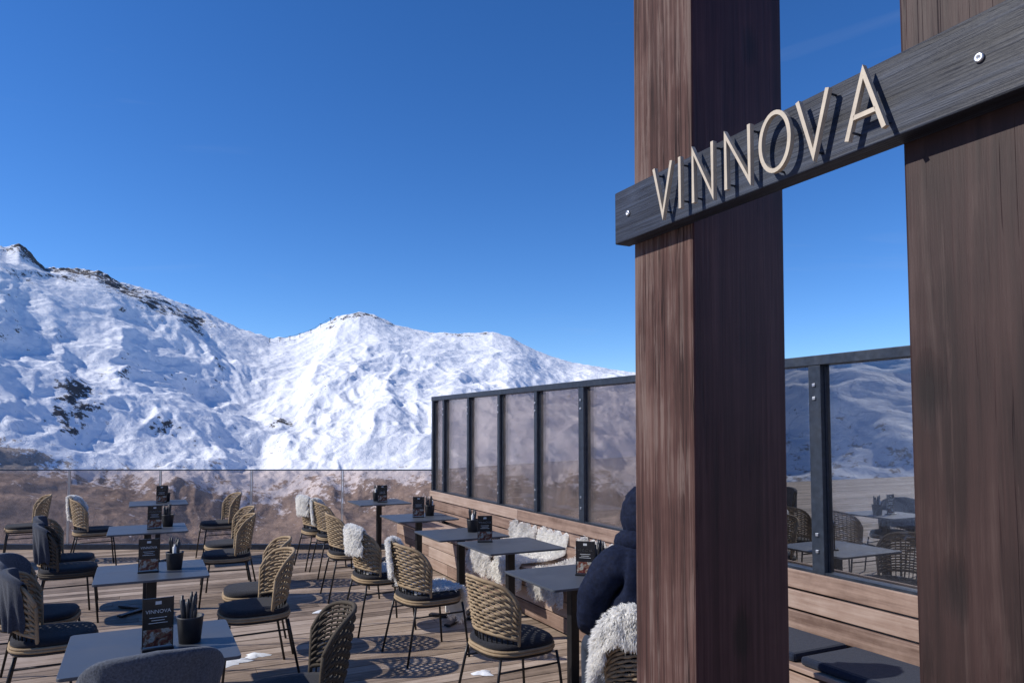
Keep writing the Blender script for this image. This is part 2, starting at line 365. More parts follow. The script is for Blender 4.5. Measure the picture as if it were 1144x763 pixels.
# ---------------- deck ----------------
mb=MB(); yb=-5.0; w=0.138; gap=0.009
while yb<17:
    xe=3.62; 
    x1=xe
    L=random.uniform(1.0,4.0)
    while x1>-17:
        x0=x1-L
        mb.box((x0+0.002,yb,-0.03),(x1-0.002,yb+w,random.uniform(-0.0015,0.0015)),0,random.random())
        x1=x0; L=4.0
    yb+=w+gap
me=mb.mesh('terrace_deck',['deck'])
bm=bmesh.new(); bm.from_mesh(me)
rotm=Matrix.Rotation(-ANG,3,'Z')
pco=rotm@Vector((0,10.50,0)); pno=rotm@Vector((0,1,0))
bmesh.ops.bisect_plane(bm,geom=bm.verts[:]+bm.edges[:]+bm.faces[:],plane_co=pco,plane_no=pno,clear_outer=True)
bm.to_mesh(me); bm.free()
obj('terrace_deck',me,(0,0,0),ANG)
mb=MB()
def quadslab(pts,z0,z1,mb,mat=0):
    vs=[(p[0],p[1],z0) for p in pts]+[(p[0],p[1],z1) for p in pts]; n=len(pts)
    fs=[tuple(reversed(range(n))),tuple(range(n,2*n))]+[(i,(i+1)%n,(i+1)%n+n,i+n) for i in range(n)]
    mb.add(vs,fs,mat)
A_=LW(3.6,-5); B_=LW(-17,-5); C_=(-17.5,10.48); D_=(-1.09,10.48)
quadslab([(B_.x,B_.y),(A_.x,A_.y),D_,C_],-0.45,-0.04,mb)
obj('deck_substructure',mb.mesh('deck_substructure',['leg']))

# ---------------- glass fence ----------------
fe=empty('glass_fence',(0,0,0))
mg=MB(); mf=MB(); FX=-1.10; FY=10.45
xs=[FX-1.28*k for k in range(0,13)]
for k in range(12):
    x1=xs[k]-0.012; x0=xs[k+1]+0.012
    mg.box((x0,FY-0.008,0.05),(x1,FY+0.008,1.09))
    for ex in (x0-0.002,x1+0.002): mf.box((ex-0.004,FY-0.011,0.05),(ex+0.004,FY+0.011,1.088),1)
mf.box((xs[-1],FY-0.04,-0.02),(FX,FY+0.04,0.07),0)
mf.box((xs[-1],FY-0.014,1.092),(FX,FY+0.014,1.108),0)
obj('panes',mg.mesh('fence_panes',['fglass']),parent=fe); obj('rails',mf.mesh('fence_rails',['steel','gedge']),parent=fe)

# ---------------- windbreak ----------------
wb=empty('glass_windbreak',(0,0,0),ANG)
mg=MB(); mf=MB(); WX=3.70; Y0=9.84; H=2.13
ss=[0.0,0.42]+[1.27+0.895*k for k in range(0,11)]
for k,s_ in enumerate(ss):
    y=Y0-s_
    wd=0.03 if k not in (5,8) else 0.045
    mf.box((WX-0.05,y-wd,0.0),(WX+0.03,y+wd,H-0.06),0,0.5,0.004)
    for zz in (0.95,1.05,1.95,1.87): 
        mf.box((WX-0.060,y-0.010,zz-0.010),(WX-0.049,y+0.010,zz+0.010),1,0.5,0.003)
    if k<len(ss)-1:
        y2=Y0-ss[k+1]
        mg.box((WX-0.008,y2+0.03,0.13),(WX+0.008,y-0.03,H-0.05),1 if k>=6 else 0)
        for yy in (y-0.045,y2+0.045): mf.box((WX-0.018,yy-0.006,0.1),(WX+0.018,yy+0.006,H-0.06),0)
ye=Y0-ss[-1]
mf.box((WX-0.055,ye,H-0.06),(WX+0.04,Y0+0.035,H),0,0.5,0.004)
mf.box((WX-0.04,ye,0.06),(WX+0.02,Y0,0.13),0)
mf.box((WX-0.045,ye,0.78),(WX+0.012,Y0,0.83),0)
obj('panes',mg.mesh('windbreak_panes',['wglass','mglass']),parent=wb); obj('frame',mf.mesh('windbreak_frame',['steel','screw']),parent=wb)

# ---------------- bench ----------------
bn=empty('wooden_bench',(0,0,0),ANG); mb=MB()
def run(x0,x1,z0,z1,ya,yb_,tilt=0):
    y=yb_; L=random.uniform(1.2,3)
    while y>ya:
        y2=max(ya,y-L)
        mb.box((x0,y2+0.0015,z0),(x1,y-0.0015,z1),0,random.random(),0.004)
        y=y2; L=3.0
for k in range(3):
    zz=0.485+0.118*k; run(3.535+0.018*k,3.560+0.018*k,zz,zz+0.108,0.5,9.72)
for k in range(4):
    xx=3.08+0.115*k; run(xx,xx+0.108,0.425,0.45,0.5,9.72)
for k in range(3):
    zz=0.03+0.128*k; run(3.10,3.122,zz,zz+0.12,0.5,9.70)
mb.box((3.555,0.5,0.0),(3.60,9.7,0.42),0,0.2)
obj('boards',mb.mesh('bench_boards',['bench']),parent=bn)
mb=MB()
for k,(ya,yb_) in enumerate([(2.9,4.1),(1.6,2.86),(4.14,5.3)]): mb.box((3.11,ya,0.452),(3.525,yb_,0.50),0,0.5,0.018)
me=mb.mesh('bench_cushion',['navy']); obj('bench_cushion',me,(0,0,0),ANG)

# ---------------- posts & sign ----------------
def post(name,x0,x1,y0,y1,mats,lean):
    mb=MB(); mb.box((x0,y0,0),(x1,y1,3.4),0,0.5,0.006); me=mb.mesh(name,mats)
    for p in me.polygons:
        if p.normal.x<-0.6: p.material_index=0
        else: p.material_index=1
    for v_ in me.vertices: v_.co.y-= (v_.co.z-1.69)*lean
    return obj(name,me,(0,0,0),ANG)
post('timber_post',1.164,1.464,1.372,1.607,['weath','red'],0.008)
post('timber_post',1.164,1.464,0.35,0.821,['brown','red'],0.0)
mb=MB(); mb.box((1.14,-4,3.41),(1.49,2.2,3.65),0,0.5,0.008); obj('timber_beam',mb.mesh('timber_beam',['red']),(0,0,0),ANG)

sg=empty('name_sign',(0,0,0),ANG)
mb=MB(); mb.box((1.116,0.10,2.177),(1.1635,1.622,2.316),0,0.5,0.003); obj('board',mb.mesh('sign_board',['sign']),parent=sg)
mb=MB(); LX=1.096
def zl(w_,zz):
    k=(w_+0.08)/0.62; return 2.194-0.004*k+(0.122-0.012*k)*zz
def st(pts,closed=False):
    wm_=sum(p[0] for p in pts)/len(pts)
    pts2=[Vector((LX,1.345-w_,zl(wm_,zz))) for w_,zz in pts]; n=len(pts2); r=0.0042
    vs=[];fs=[]
    for i_,p in enumerate(pts2):
        if closed: a_=pts2[i_]-pts2[i_-1]; b_=pts2[(i_+1)%n]-pts2[i_]
        else:
            a_=pts2[i_]-pts2[i_-1] if i_>0 else pts2[1]-pts2[0]; b_=pts2[i_+1]-pts2[i_] if i_<n-1 else a_
        a_=a_.normalized(); b_=b_.normalized(); tg=(a_+b_).normalized(); nr_=Vector((1,0,0)).cross(tg).normalized()
        cs=max(0.35,tg.dot(a_)); rr_=r/cs
        for dx,sg_ in ((-0.005,1),(-0.005,-1),(0.005,-1),(0.005,1)): vs.append(p+Vector((dx,0,0))+nr_*rr_*sg_)
    m_=n if closed else n-1
    for i_ in range(m_):
        j_=(i_+1)%n
        for k in range(4):
            k2=(k+1)%4; fs.append((i_*4+k,j_*4+k,j_*4+k2,i_*4+k2))
    if not closed: fs+=[(0,1,2,3),tuple(reversed(range((n-1)*4,n*4)))]
    mb.add(vs,fs,0)
def V_(a,b): c=(a+b)/2; st([(a,1),(c,0.0),(b,1)])
def N_(a,b): st([(a,0),(a,1),(b,0),(b,1)])
V_(-0.076,-0.010); st([(0.020,0),(0.020,1)]); N_(0.066,0.129); N_(0.170,0.238)
cx=0.3055; st([(cx+0.037*math.sin(a_),0.5+0.5*math.cos(a_)) for a_ in [2*math.pi*k/36 for k in range(36)]],True)
V_(0.3635,0.432); ca=0.506
st([(0.470,0),(ca,1),(0.543,0)]); st([(0.485,0.33),(0.528,0.33)])
for w_,zz in [(-0.043,0.08),(-0.07,0.85),(0.02,0.15),(0.02,0.85),(0.066,0.1),(0.129,0.9),(0.17,0.1),(0.238,0.9),(cx,0.0),(cx,1.0),(0.398,0.06),(0.43,0.93),(0.478,0.12),(0.536,0.12)]:
    yy=1.345-w_; zc=zl(w_,zz); mb.tube([(LX,yy,zc),(1.117,yy,min(zc,2.305))],0.0022,6,1)
obj('letters',mb.mesh('sign_letters',['letter','steel']),parent=sg)
mb=MB()
for w_ in (-0.215,0.688):
    y_=1.345-w_; seg=14; vs=[];fs=[]
    prof=[(0.0075,0.0),(0.0075,-0.003),(0.0055,-0.0045),(0.003,-0.0035),(0.0005,-0.002)]
    for r_,dx in prof:
        for k in range(seg): a_=2*math.pi*k/seg; vs.append((1.1155+dx,y_+r_*math.cos(a_),2.2465+r_*math.sin(a_)))
    for i_ in range(4):
        for k in range(seg): fs.append((i_*seg+k,i_*seg+(k+1)%seg,(i_+1)*seg+(k+1)%seg,(i_+1)*seg+k))
    mb.add(vs,fs,0,0.5,True)
obj('screws',mb.mesh('sign_screws',['screw']),parent=sg)

# ---------------- chair ----------------
RX,RY=0.262,0.235
PHM=R(68)
def sc(z): return 0.86+0.22*(z-0.44)/0.36
def zt(ph): 
    a_=min(1.25,abs(ph)/PHM); return 0.835-0.03*a_-0.13*a_**5
def chair_mesh(name,rope):
    mb=MB(); rows=15; nseg=48
    for k in range(rows):
        f=k/(rows-1); pts=[]
        for s_ in range(nseg+1):
            ph=-PHM+2*PHM*s_/nseg
            zb_=0.50+0.03*(1-(abs(ph)/PHM)**2)
            zz=zb_+(zt(ph)-zb_)*f
            q_=sc(zz)
            wv=0.008*math.sin(s_*math.pi/3+(k%2)*math.pi) if 0<k<rows-1 else 0
            pts.append(((RX*q_+wv)*math.sin(ph),-(RY*q_+wv)*math.cos(ph),zz))
        mb.tube(pts,0.0078 if 0<k<rows-1 else 0.0115,6,0)
    for s_ in range(0,17):
        ph=-PHM+2*PHM*s_/16; pts=[]
        for f in (0,0.25,0.5,0.75,1):
            zz=0.44+(zt(ph)-0.44)*f; q_=sc(zz); pts.append((RX*q_*math.sin(ph),-RY*q_*math.cos(ph),zz))
        end=s_ in (0,16)
        mb.tube(pts,0.011 if end else 0.0042,6 if end else 5,0 if end else 1)
    def sq(r,z,n=40,e=3.0):
        o=[]
        for k in range(n):
            a_=2*math.pi*k/n; c_,s2=math.cos(a_),math.sin(a_); rad=r/((abs(c_)**e+abs(s2)**e)**(1/e)); o.append((rad*c_,rad*s2*0.98,z))
        return o
    for zz,r_ in ((0.435,0.226),(0.419,0.228)): mb.tube(sq(r_,zz),0.0095,6,0,closed=True)
    mb.tube(sq(0.220,0.402),0.009,6,1,closed=True)
    prof=[(0.216,0.440),(0.226,0.448),(0.226,0.462),(0.216,0.474),(0.15,0.480),(0.0,0.476)]
    vs=[];fs=[];n=40
    for r_,z_ in prof: vs+=sq(max(r_,0.001),z_)
    for i_ in range(len(prof)-1):
        for k in range(n): fs.append((i_*n+k,i_*n+(k+1)%n,(i_+1)*n+(k+1)%n,(i_+1)*n+k))
    mb.add(vs,fs,2,0.5,True)
    mb.add(sq(0.218,0.43),[tuple(range(n))],1)
    for sx in (-1,1):
        mb.tube([(sx*0.195,0.19,0.40),(sx*0.205,0.205,0.30),(sx*0.225,0.235,0.0)],0.0085,8,1)
        mb.tube([(sx*0.195,-0.185,0.40),(sx*0.205,-0.205,0.30),(sx*0.23,-0.265,0.0)],0.0085,8,1)
        mb.tube([(sx*0.203,-0.20,0.33),(sx*0.203,0.20,0.33)],0.006,6,1)
    return mb.mesh(name,[rope,'leg','seat'])
CH=chair_mesh('rope_chair','rope'); CH2=chair_mesh('rope_chair_shaded','rope_shade')
def rotface(f): return math.atan2(f[1],f[0])-math.pi/2
def pelt(name,P,mat,nu=26,nv=40,tuft=0,tl=0.045,jag=0.06,seed=3):
    vs=[];fs=[]
    for i_ in range(nu+1):
        for j_ in range(nv+1):
            u=-1+2*i_/nu; v_=j_/nv
            vv=0.5+(v_-0.5)*(1+jag*math.sin(u*7+1+seed)+jag*math.sin(u*13)); uu=u*(1+jag*math.sin(v_*11+seed)+jag*0.7*math.sin(v_*23+1))
            vs.append(P(uu,max(0,min(1,vv))))
    for i_ in range(nu):
        for j_ in range(nv):
            a_=i_*(nv+1)+j_; fs.append((a_,a_+1,a_+nv+2,a_+nv+1))
    mb=MB(); mb.add(vs,fs,0,0.5,True)
    if tuft:
        rnd=random.Random(seed)
        V=[Vector(p) for p in vs]
        for _ in range(tuft):
            i_=rnd.randrange(nu); j_=rnd.randrange(nv); a_=i_*(nv+1)+j_
            p0=V[a_];p1=V[a_+1];p2=V[a_+nv+1]
            s1,s2=rnd.random(),rnd.random(); p=p0+(p1-p0)*s1+(p2-p0)*s2
            nn=(p1-p0).cross(p2-p0).normalized()*P.sgn
            cl=mn.noise_vector(p*22)*1.1
            dv=Vector((rnd.gauss(0,.28)+cl.x,rnd.gauss(0,.28)+cl.y,rnd.gauss(-0.25,.28)+cl.z))
            dr=(nn+dv).normalized(); L=tl*rnd.uniform(0.6,1.1)
            sd=dr.cross(Vector((rnd.gauss(0,1),rnd.gauss(0,1),rnd.gauss(0,1)))).normalized()*0.0032
            mid=p+dr*L*0.6; tip=p+dr*L+Vector((cl.y*.008,cl.z*.008,-0.012))
            mb.add([p-sd,p+sd,mid+sd*0.8,tip,mid-sd*0.8],[(0,1,2,3,4)],0)
    me=mb.mesh(name,[mat]); return me
def drape_fn(width,down,inner,off,fold=0.0,ph0=0.0):
    def P(u,v):
        ph=ph0+u*width; z1=zt(ph)+0.012+off
        fo=fold*math.sin(u*9+v*3)+fold*0.6*math.sin(u*21+2)
        if v<0.35:
            t_=v/0.35; zz=inner+(z1-inner)*t_; q_=sc(zz); rx=RX*q_-0.02-off; ry=RY*q_-0.02-off
        elif v<0.5:
            t_=(v-0.35)/0.15; a_=t_*math.pi; q_=sc(z1); d=-math.cos(a_)*(0.02+off); rx=RX*q_+d; ry=RY*q_+d; zz=z1+math.sin(a_)*(0.012+off*0.5)
        else:
            t_=(v-0.5)/0.5; zz=z1-down*t_*(1+0.10*math.sin(u*4+1)*(fold>0)); q_=sc(max(zz,0.5)); rx=RX*q_+0.02+off+0.01*t_+fo*t_; ry=RY*q_+0.02+off+0.01*t_+fo*t_
        return (rx*math.sin(ph),-ry*math.cos(ph),zz)
    P.sgn=1; return P
def orient(P,u,v,test):
    p0=Vector(P(u,v)); n_=(Vector(P(u,v+0.02))-p0).cross(Vector(P(u+0.05,v))-p0); P.sgn=1 if test(n_) else -1
Pf=drape_fn(R(36),0.20,0.50,0.006); orient(Pf,0,0.8,lambda n_:n_.y<0)
FURM=pelt('sheepskin',Pf,'fur',tuft=9000,tl=0.036)
Pf2=drape_fn(R(30),0.26,0.48,0.006,0,R(-38)); orient(Pf2,0,0.8,lambda n_:n_.y<0)
FURM2=pelt('sheepskin_b',Pf2,'fur',tuft=9000,tl=0.038,seed=5)
Pb=drape_fn(R(60),0.36,0.50,0.004,0.018); Pb2=drape_fn(R(42),0.30,0.50,0.004,0.016,R(12))
BLM=pelt('blanket_a',Pb,'blan',jag=0.02,nu=60); BLM2=pelt('blanket_b',Pb2,'blan2',jag=0.03,nu=60,seed=6)
def Ps(u,v):
    r_=0.18*(1+0.12*math.sin(u*5)) 
    if v<0.7: return (u*r_, -0.16+v/0.7*0.38,0.488)
    t_=(v-0.7)/0.3; return (u*r_*(1-0.2*t_),0.225+0.02*math.sin(t_*3),0.488-0.24*t_)
orient(Ps,0,0.3,lambda n_:n_.z>0)
FURS=pelt('seat_sheepskin',Ps,'fur',tuft=7000,tl=0.038)

def chair(x,y,f,jit=0.0,fur=0,bl=None,dark=False,seatfur=False):  # dark picks the chair whose rope has shade painted into its colour
    rz=rotface(f)+jit
    obj('rope_chair',CH2 if dark else CH,(x,y,0),rz)
    if fur: obj('sheepskin',FURM if fur==1 else FURM2,(x,y,0),rz)
    if seatfur: obj('sheepskin',FURS,(x,y,0),rz)
    if bl: obj('wool_blanket',BLM if bl==1 else BLM2,(x,y,0),rz)

# ---------------- table ----------------
def table_mesh():
    mb=MB(); n=6; r=0.02; hw=0.33; pts=[]
    for cx_,cy_,a0 in ((1,1,0),(-1,1,90),(-1,-1,180),(1,-1,270)):
        for k in range(n+1):
            a_=R(a0+90*k/n); pts.append((cx_*(hw-r)+r*math.cos(a_),cy_*(hw-r)+r*math.sin(a_)))
    N=len(pts); c=0.0015
    rings=[(1-c*3,0.736),(1,0.7375),(1,0.7485),(1-c*3,0.75)]
    vs=[(p[0]*s_,p[1]*s_,z_) for s_,z_ in rings for p in pts]
    fs=[(i_*N+k,i_*N+(k+1)%N,(i_+1)*N+(k+1)%N,(i_+1)*N+k) for i_ in range(3) for k in range(N)]
    fs+=[tuple(reversed(range(N))),tuple(range(3*N,4*N))]
    mb.add(vs,fs,0)
    mb.box((-0.03,-0.03,0.02),(0.03,0.03,0.715),1,0.5,0.006)
    mb.box((-0.20,-0.025,0.715),(0.20,0.025,0.735),1); mb.box((-0.025,-0.20,0.712),(0.025,0.20,0.733),1)
    for rz in (45,135):
        c_,s_=math.cos(R(rz)),math.sin(R(rz)); b=MB(); b.box((-0.30,-0.03,0.006),(0.30,0.03,0.024 if rz==45 else 0.0262),0,0.5,0.004)
        mb.add([(x*c_-y*s_,x*s_+y*c_,z_) for x,y,z_ in b.v],b.f,1)
        for q_ in (-0.28,0.28): mb.lathe([(0.018,0.0),(0.018,0.008)],10,1,(q_*c_,q_*s_,0))
    return mb.mesh('bistro_table',['top','leg'])
TB=table_mesh()
cu=bpy.data.curves.new('txt','FONT'); cu.body='VINNOVA'; cu.size=0.022; cu.align_x='CENTER'; cu.extrude=0.0003
to=bpy.data.objects.new('txt',cu); scene.collection.objects.link(to); bpy.context.view_layer.update()
tm=bpy.data.meshes.new_from_object(to.evaluated_get(bpy.context.evaluated_depsgraph_get()))
tv=[v_.co.copy() for v_ in tm.vertices]; tf=[tuple(p.vertices) for p in tm.polygons]
bpy.data.objects.remove(to)
def menu_mesh():
    mb=MB(); mb.box((-0.057,-0.003,0.014),(0.057,0.003,0.215),0)
    mb.box((-0.062,-0.03,0.0),(0.062,0.03,0.010),1,0.5,0.003)
    for sx in (-1,1): mb.box((sx*0.059-0.0015,-0.005,0.010),(sx*0.059+0.0015,0.005,0.218),1)
    for s_ in (-1,1):
        mb.add([(p.x*-s_,s_*0.0038,p.y+0.152) for p in tv],tf,2)
        for k,wd in enumerate((0.034,0.026,0.037)): mb.box((-wd,s_*0.0042-0.0004,0.132-0.011*k),(wd,s_*0.0042+0.0004,0.1345-0.011*k),2)
        mb.box((-0.012,s_*0.0042-0.0004,0.188),(0.012,s_*0.0042+0.0004,0.202),2)
    return mb.mesh('menu_stand',['menu','leg','white'])
MN=menu_mesh()
def pot_mesh():
    mb=MB(); mb.lathe([(0.0,0.0),(0.045,0.0),(0.055,0.105),(0.058,0.113),(0.053,0.113),(0.043,0.01),(0,0.01)],24,0)
    rnd=random.Random(5)
    for k in range(9):
        a_=rnd.uniform(0,6.28); r_=rnd.uniform(0.01,0.03); h=rnd.uniform(0.16,0.215)
        x,y=r_*math.cos(a_),r_*math.sin(a_)
        if k<6:
            mb.tube([(x*0.6,y*0.6,0.02),(x*1.25,y*1.25,h-0.03),(x*1.35,y*1.35,h)],[0.006,0.009,0.004],7,0)
        else:
            mb.tube([(x*0.6,y*0.6,0.02),(x*1.2,y*1.2,h*0.9),(x*1.2,y*1.2,h*0.92),(x*1.2,y*1.2,h)],[0.011,0.013,0.006,0.006],8,0 if k!=7 else 1)
    return mb.mesh('cutlery_pot',['pot','white'])
PT=pot_mesh()
def table(x,y,menu=(0,0),mr=0.0,pot=(0.07,0.1)):
    obj('bistro_table',TB,(x,y,0),ANG)
    if menu is not None: obj('menu_stand',MN,(x+menu[0],y+menu[1],0.7505),mr)
    if pot is not None: obj('cutlery_pot',PT,(x+pot[0],y+pot[1],0.7505),random.uniform(0,6))
e=(EX.x,EX.y); ne=(-EX.x,-EX.y); d=(DY.x,DY.y); nd=(-DY.x,-DY.y)
T1=(-4.46,9.4);T2=(-3.41,6.99);T3=(-2.375,4.94);T4=(-1.562,3.27)
table(*T1,(0.05,-0.03),0.5,(0.02,0.15)); table(*T2,(0.07,-0.02),0.45,(0.11,0.16)); table(*T3,(0.0,-0.05),0.4,(0.12,0.06)); table(*T4,(0.05,-0.06),0.55,(0.14,0.05))
M1=(-1.695,9.5);M2=(-.987,7.9);M3=(-.457,6.68);M3b=(-.0145,6.02);M4=(.389,4.79)
table(*M1,(0.05,-0.05),0.2,(-0.05,0.12)); table(*M2,(0.0,-0.03),0.15,(0.10,0.12)); table(*M3,None,0,(0.1,0.1)) ; table(*M3b,(-0.21,0.16),0.1,None); table(*M4,(0.08,0.0),-0.3,(0.18,0.08))
table(-7.0,9.0,(0,0),0.3)
def off(T,a_,b_): return (T[0]+EX.x*a_+DY.x*b_,T[1]+EX.y*a_+DY.y*b_)
# left column
chair(*off(T1,-0.70,0),e,0.1,fur=2); chair(*off(T1,0.72,0),ne,0.1); 
chair(-6.12,9.4,ne,0.15)
chair(*off(T2,-0.62,-0.1),e,0.05,bl=2,dark=True); chair(*off(T2,-0.68,0.48),e,-0.1,bl=2)
chair(*off(T2,0.70,0.05),ne,-0.08); chair(*off(T2,0.78,0.75),ne,0.05)
chair(*off(T3,-0.52,-0.22),e,0.05,bl=2); chair(*off(T3,-0.66,0.40),e,-0.1,bl=1)
chair(*off(T3,0.64,-0.05),ne,0.06); chair(*off(T3,0.72,0.55),ne,-0.05)
chair(*off(T4,0.62,0.0),ne,-0.1,dark=True)
chair(-1.45,3.02,d,0.08,bl=1)
# middle
chair(*off(M1,-0.72,0),e,0.1,fur=1); chair(*off(M1,-0.66,-0.55),e,0.0,fur=2)
chair(*off(M2,-0.72,-0.02),e,-0.05)
chair(*off(M3,-0.72,0.05),e,0.05,fur=1,seatfur=True)
chair(*off(M3b,-0.72,-0.05),e,0.1,fur=2,seatfur=True)
chair(*off(M4,-0.50,-0.12),e,0.08)
# bench sheepskins
def Pbn(u,v):
    wd=0.27*(1+0.1*math.sin(v*9))
    pth=[(3.55,0.72),(3.525,0.52),(3.30,0.475),(3.07,0.475),(3.045,0.40),(3.05,0.24)]
    f=v*(len(pth)-1); i_=min(int(f),len(pth)-2); g=f-i_
    return (pth[i_][0]*(1-g)+pth[i_+1][0]*g,u*wd,pth[i_][1]*(1-g)+pth[i_+1][1]*g)
orient(Pbn,0,0.5,lambda n_:n_.z>0)
BF=pelt('bench_sheepskin',Pbn,'fur',tuft=9000,tl=0.04,jag=0.06); BFg=pelt('bench_sheepskin_grey',Pbn,'furg',tuft=9000,tl=0.04,jag=0.06,seed=9)
for yy,mm in ((6.85,BFg),(6.2,BF),(5.5,BFg)):
    w_=LW(0,yy); obj('sheepskin',mm,(w_.x,w_.y,0),ANG+random.uniform(-0.01,0.01))
# snow remnants on the deck
for k,(sx_,sy_,sr) in enumerate([(-2.05,5.45,0.10),(-1.9,5.6,0.06),(-2.2,5.38,0.05),(-1.75,6.9,0.05),(-0.2,5.2,0.05),(-1.2,4.6,0.035),(-3.9,9.9,0.08)]):
    mb=MB(); n=18; vs=[(0,0,0.02)]
    for ring,(f,hz) in enumerate(((0.5,0.017),(1.0,0.002))):
        for j_ in range(n):
            a_=2*math.pi*j_/n; r_=sr*f*(1+0.3*math.sin(3*a_+k)+0.15*math.sin(7*a_)); vs.append((r_*math.cos(a_)*1.4,r_*math.sin(a_),hz))
    fs=[(0,1+j_,1+(j_+1)%n) for j_ in range(n)]+[(1+j_,1+n+j_,1+n+(j_+1)%n,1+(j_+1)%n) for j_ in range(n)]
    mb.add(vs,fs,0,0.5,True); obj('snow_patch',mb.mesh('snow_patch',['snowp']),(sx_,sy_,0.001))

# ---------------- person ----------------
def skinobj(name,verts,edges,radii,mat,root=0,sub=2,parent=None):
    me=bpy.data.meshes.new(name); me.from_pydata(verts,edges,[]); 
    o=bpy.data.objects.new(name,me); scene.collection.objects.link(o)
    if parent: o.parent=parent
    md=o.modifiers.new('skin','SKIN'); md.use_smooth_shade=True
    for i_,r_ in enumerate(radii):
        sv=me.skin_vertices[0].data[i_]; sv.radius=r_ if isinstance(r_,tuple) else (r_,r_); sv.use_root=(i_==root)
    s=o.modifiers.new('sub','SUBSURF'); s.levels=sub; s.render_levels=sub
    me.materials.append(M[mat]); return o
PX,PY=0.64,3.60; pf=Vector((-0.16,0.99,0)).normalized()
ps=empty('seated_person',(PX,PY,0.0),rotface(pf))
vb=[(0,-0.02,0.56),(0,-0.05,0.70),(0,-0.07,0.86),(0,-0.06,1.00),(0,-0.035,1.10),(0,-0.01,1.17),
    (-0.11,-0.05,1.07),(-0.20,-0.04,1.03),(-0.25,0.03,0.86),(-0.255,0.06,0.78),(-0.20,0.22,0.70),(-0.155,0.30,0.675),
    (0.11,-0.05,1.07),(0.20,-0.04,1.03),(0.25,0.03,0.86),(0.255,0.06,0.78),(0.20,0.22,0.70),(0.155,0.30,0.675)]
eb=[(0,1),(1,2),(2,3),(3,4),(4,5),(3,6),(6,7),(7,8),(8,9),(9,10),(10,11),(3,12),(12,13),(13,14),(14,15),(15,16),(16,17)]
rb=[(0.235,0.19),(0.225,0.175),(0.225,0.175),(0.20,0.15),(0.11,0.10),(0.085,0.085),0.115,0.105,0.088,0.080,0.062,0.048,0.115,0.105,0.088,0.080,0.062,0.048]
co_=skinobj('coat',vb,eb,rb,'coat',0,3,ps)
tx=bpy.data.textures.new('folds','CLOUDS'); tx.noise_scale=0.09; dm=co_.modifiers.new('folds','DISPLACE'); dm.texture=tx; dm.strength=0.03; dm.mid_level=0.5
vl=[(0,0.0,0.575),(-0.10,0.03,0.57),(-0.13,0.25,0.575),(-0.145,0.44,0.56),(-0.145,0.44,0.30),(-0.145,0.42,0.10),
    (0.10,0.03,0.57),(0.13,0.25,0.575),(0.145,0.44,0.56),(0.145,0.44,0.30),(0.145,0.42,0.10)]
skinobj('trousers',vl,[(0,1),(1,2),(2,3),(3,4),(4,5),(0,6),(6,7),(7,8),(8,9),(9,10)],[(0.15,0.11),0.098,0.082,0.066,0.06,0.045,0.098,0.082,0.066,0.06,0.045],'jeans',0,2,ps)
for sx in (-1,1):
    skinobj('shoe',[(sx*0.145,0.395,0.045),(sx*0.15,0.48,0.04),(sx*0.155,0.58,0.03),(sx*0.146,0.42,0.11)],[(0,1),(1,2),(0,3)],[(0.045,0.04),(0.045,0.032),(0.04,0.022),0.04],'shoe',0,2,ps)
    vs=[(sx*0.150,0.315,0.672),(sx*0.142,0.36,0.668),(sx*0.135,0.395,0.664)]; ed=[(0,1),(1,2)]; ra=[(0.026,0.02),(0.036,0.016),(0.038,0.014)]
    for k,(ox,L) in enumerate(((-0.030,0.066),(-0.010,0.076),(0.010,0.071),(0.029,0.055))):
        b0=len(vs); x0=sx*0.135+ox
        vs+= [(x0,0.405,0.664),(x0+ox*0.15,0.405+L*0.5,0.667),(x0+ox*0.2,0.405+L*0.82,0.655),(x0+ox*0.2,0.405+L,0.640)]
        ed+=[(2,b0),(b0,b0+1),(b0+1,b0+2),(b0+2,b0+3)]; ra+=[0.0095,0.009,0.0082,0.007]
    b0=len(vs); ix=-sx
    vs+=[(sx*0.150+ix*0.032,0.355,0.664),(sx*0.150+ix*0.055,0.385,0.658),(sx*0.150+ix*0.062,0.412,0.652)]
    ed+=[(1,b0),(b0,b0+1),(b0+1,b0+2)]; ra+=[0.012,0.0105,0.009]
    skinobj('hand',vs,ed,ra,'skin',1,2,ps)
bm=bmesh.new(); bmesh.ops.create_uvsphere(bm,u_segments=40,v_segments=28,radius=1)
for v_ in bm.verts:
    x,y,z_=v_.co; wj=1.0 if z_>-0.1 else 1.0-0.32*min(1,(-0.1-z_)/0.9)
    X_=x*0.077*wj; Y_=y*0.097*(1 if y<0 else wj**0.5); Z_=z_*0.118
    if y>0:
        nose=math.exp(-(x/0.14)**2-((z_+0.12)/0.17)**2); Y_+=0.024*nose
        Y_-=0.008*(math.exp(-((abs(x)-0.38)/0.16)**2-((z_-0.06)/0.12)**2))
        Y_+=0.005*math.exp(-(x/0.3)**2-((z_+0.48)/0.07)**2)+0.004*math.exp(-(x/0.3)**2-((z_+0.62)/0.06)**2)+0.006*math.exp(-(x/0.3)**2-((z_+0.86)/0.12)**2)
    v_.co=Vector((X_,Y_,Z_))
me=bpy.data.meshes.new('head'); bm.to_mesh(me); bm.free(); me.materials.append(M['skin'])
for p in me.polygons: p.use_smooth=True
hd=obj('head',me,(0,0.005,1.275),0,ps)
